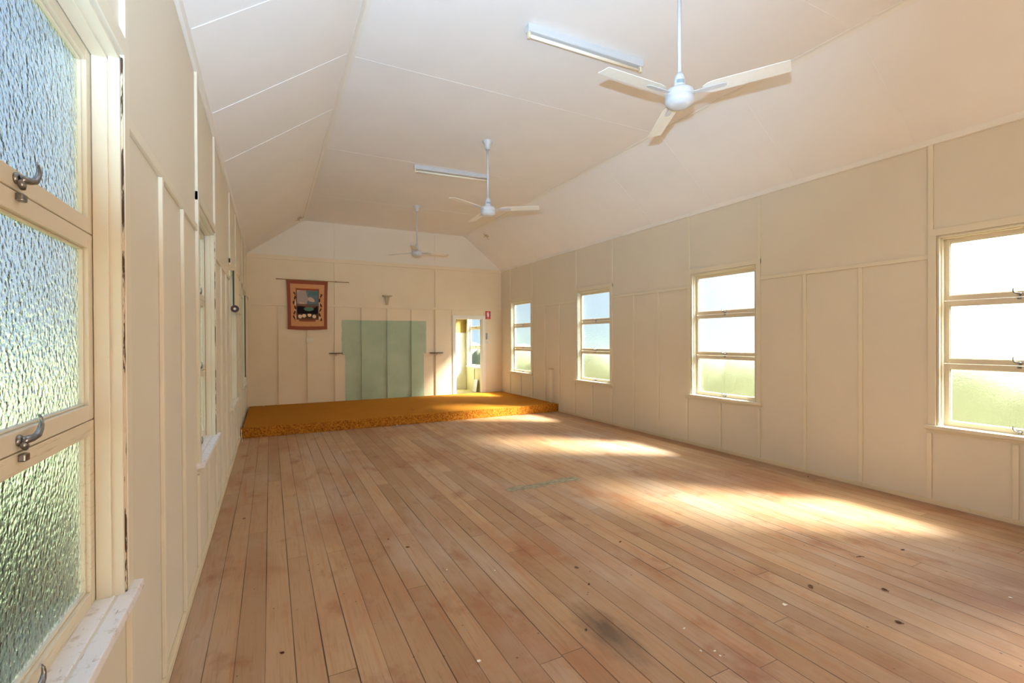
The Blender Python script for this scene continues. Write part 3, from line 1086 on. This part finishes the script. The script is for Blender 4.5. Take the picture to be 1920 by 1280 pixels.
# ceiling brackets at the far ends of the creases
def spider(loc, nrm, label):
    n = Vector(nrm).normalized()
    root = tag(empty('ceiling_bracket', loc), label, 'bracket', 'small brackets on the ceiling slopes')
    bm = bmesh.new(); lathe(bm, [(.05, 0), (.05, .012), (.03, .02)], 16)
    b = link('base', bm, M['bracket'], root); b.rotation_euler = n.to_track_quat('Z', 'Y').to_euler()
    for k in range(4):
        a = PI / 2 * k + .4
        s = n.orthogonal().normalized(); t_ = n.cross(s)
        dv = s * math.cos(a) + t_ * math.sin(a)
        bm = bmesh.new()
        tube(bm, [n * .01, n * .045 + dv * .05, n * .03 + dv * .11], [.008, .008, .006], 8)
        link('arm', bm, M['bracket'], root, smooth=True)


spider((1.00, 11.08, 4.205), nl, 'small cream bracket on the left ceiling slope near the gable')
spider((5.21, 10.71, 4.145), nr, 'small cream bracket on the right ceiling slope near the gable')

# ------------------------------------------------------------------ the floor patch and the litter
bm = bmesh.new()
top = [(2.64, 4.53), (2.80, 4.575), (3.0, 4.545), (3.2, 4.56), (3.42, 4.585), (3.585, 4.565)]
bot = [(3.56, 4.42), (3.40, 4.435), (3.2, 4.45), (3.0, 4.41), (2.8, 4.43), (2.66, 4.425)]
prism(bm, top + bot, 2, 0.0003, 0.0022)
pt = link('repair_patch', bm, M['patch'], flo)
pt['label'] = 'grey green filler patch across the boards'
pt['kind'] = 'structure'


def litter(name, x, y, size, mat, label, cat, kind='leaf', z=0.0, ang=None, group=None):
    rnd = random.Random(int(x * 1000) + int(y * 77))
    ang = rnd.uniform(0, 6.28) if ang is None else ang
    bm = bmesh.new()
    if kind == 'leaf':
        n = 7
        rows = []
        for i in range(n):
            t_ = i / (n - 1)
            hw = size * .28 * math.sin(PI * min(1, t_ * 1.02 + .02)) ** .8 + .0006
            lift = size * .22 * (t_ - .5) ** 2 * 2
            rows.append([(size * (t_ - .5), s * hw * (1 + .2 * rnd.random()), lift + abs(s) * hw * .5 + .001) for s in (-1, 0, 1)])
        vv = [[bm.verts.new(q) for q in r] for r in rows]
        for a, b in zip(vv, vv[1:]):
            for i in range(2): bm.faces.new((a[i], a[i + 1], b[i + 1], b[i]))
        tube(bm, [(size * .48, 0, size * .12), (size * .62, size * .05, size * .16)], size * .02, 6)
    elif kind == 'twig':
        tube(bm, [(-size / 2, 0, .004), (0, size * .06, .005), (size / 2, -.02 * size, .004)], [.0022, .003, .0018], 7)
    else:
        n = 6
        pts = [(size / 2 * (0.75 + .35 * rnd.random()) * math.cos(2 * PI * i / n), size * .36 * (0.75 + .4 * rnd.random()) * math.sin(2 * PI * i / n)) for i in range(n)]
        top_ = [bm.verts.new((a, b, .003 + size * .18 * rnd.random())) for a, b in pts]
        c = bm.verts.new((0, 0, .002 + size * .06))
        for i in range(n): bm.faces.new((c, top_[i], top_[(i + 1) % n]))
    zmin = min(v.co.z for v in bm.verts)
    for v in bm.verts: v.co.z -= zmin
    o = link(name, bm, M[mat], None, (x, y, z + .0004))
    o.rotation_euler = (0, 0, ang)
    if kind != 'twig':
        s = o.modifiers.new('thickness', 'SOLIDIFY'); s.thickness = .0012; s.offset = 1
    return tag(o, label, cat, group)


DL = 'dry leaves on the floorboards'
PS = 'white scraps on the floorboards'
litter('dry_leaf', 2.329, 2.744, .030, 'leaf', 'brown dry leaf on the middle boards, beyond the dark smudge', 'leaf', group=DL)
litter('dry_leaf', 2.873, 2.931, .026, 'leaf', 'small dry leaf below the grey filler patch, toward the right', 'leaf', group=DL)
litter('dry_leaf', 3.513, 1.839, .042, 'leaf', 'larger curled tan leaf left of the dark leaf at right foreground', 'leaf', group=DL)
litter('dry_leaf', 3.887, 1.600, .036, 'leaf_dark', 'dark curled leaf at the right foreground below the sun patch', 'leaf', group=DL)
litter('dry_leaf', 3.561, 1.381, .036, 'leaf_dark', 'long black leaf sliver nearest the lower right corner', 'leaf', group=DL)
litter('dry_leaf', 4.658, 1.839, .030, 'leaf_dark', 'small dark leaf at the lower edge of the brightest sun patch', 'leaf', group=DL)
litter('dry_leaf', 2.27, 2.519, .022, 'leaf_dark', 'tiny dark leaf just above the dark smudge', 'leaf', group=DL)
litter('dry_leaf', 1.967, 2.132, .020, 'leaf_dark', 'tiny black leaf in the dark smudge', 'leaf', group=DL)
litter('dry_leaf', 1.364, 3.613, .028, 'leaf_dark', 'dark leaf on the left centre boards beside a smaller one', 'leaf', group=DL)
litter('dry_leaf', 1.265, 3.829, .018, 'leaf_dark', 'smaller leaf just behind the left centre leaf', 'leaf', group=DL)
litter('dry_leaf', 0.477, 2.690, .024, 'leaf_red', 'dark red leaf on the near left boards', 'leaf', group=DL)
litter('dry_leaf', 0.216, 4.876, .024, 'leaf_red', 'reddish leaf near the left skirting', 'leaf', group=DL)
litter('dry_leaf', 5.93, 3.309, .026, 'leaf_dark', 'small leaf against the right wall between two windows', 'leaf', group=DL)
litter('twig', 4.251, 1.923, .055, None or 'leaf_red', 'short reddish twig at the lower side of the sun patch', 'twig', 'twig', ang=-.5)
litter('paper_scrap', 1.347, 2.172, .026, 'scrap', 'white paper scrap on a board gap at bottom centre', 'scrap', 'scrap', group=PS)
litter('paper_scrap', 1.379, 2.443, .020, 'scrap_grey', 'grey scrap just behind the white paper scrap', 'scrap', 'scrap', group=PS)
litter('paper_scrap', 3.168, 1.784, .034, 'scrap', 'long pale scrap between the foreground leaves', 'scrap', 'scrap', ang=-.6, group=PS)
litter('paper_scrap', 4.46, 1.197, .030, 'scrap', 'white scrap near the right edge of the picture', 'scrap', 'scrap', group=PS)
litter('paint_chip', 2.385, 1.720, .014, 'scrap', 'left white chip of the trio at lower middle right', 'paint chip', 'scrap', group=PS)
litter('paint_chip', 2.447, 1.687, .014, 'scrap', 'right rear white chip of the trio at lower middle right', 'paint chip', 'scrap', group=PS)
litter('paint_chip', 2.441, 1.648, .014, 'scrap', 'nearest white chip of the trio at lower middle right', 'paint chip', 'scrap', group=PS)
litter('paint_chip', 2.455, 1.895, .016, 'scrap', 'white chip standing alone behind the trio of chips', 'paint chip', 'scrap', group=PS)
litter('paint_chip', 1.515, 3.135, .014, 'scrap', 'pinkish white chip near the reddish stain at centre left', 'paint chip', 'scrap', group=PS)
litter('paint_chip', 1.808, 2.974, .014, 'scrap', 'white chip at the centre of the floor', 'paint chip', 'scrap', group=PS)
litter('paper_scrap', 0.30, 11.62, .06, 'scrap', 'white scrap on the stage by the far left corner', 'scrap', 'scrap', z=SH, group=PS)
litter('paper_scrap', 2.532, 8.79, .07, 'scrap', 'pale scrap on the floor at the foot of the stage', 'scrap', 'scrap', ang=.1, group=PS)
litter('dry_leaf', 2.989, 9.435, .045, 'leaf_dark', 'dark leaf lying on the stage carpet', 'leaf', z=SH, group=DL)
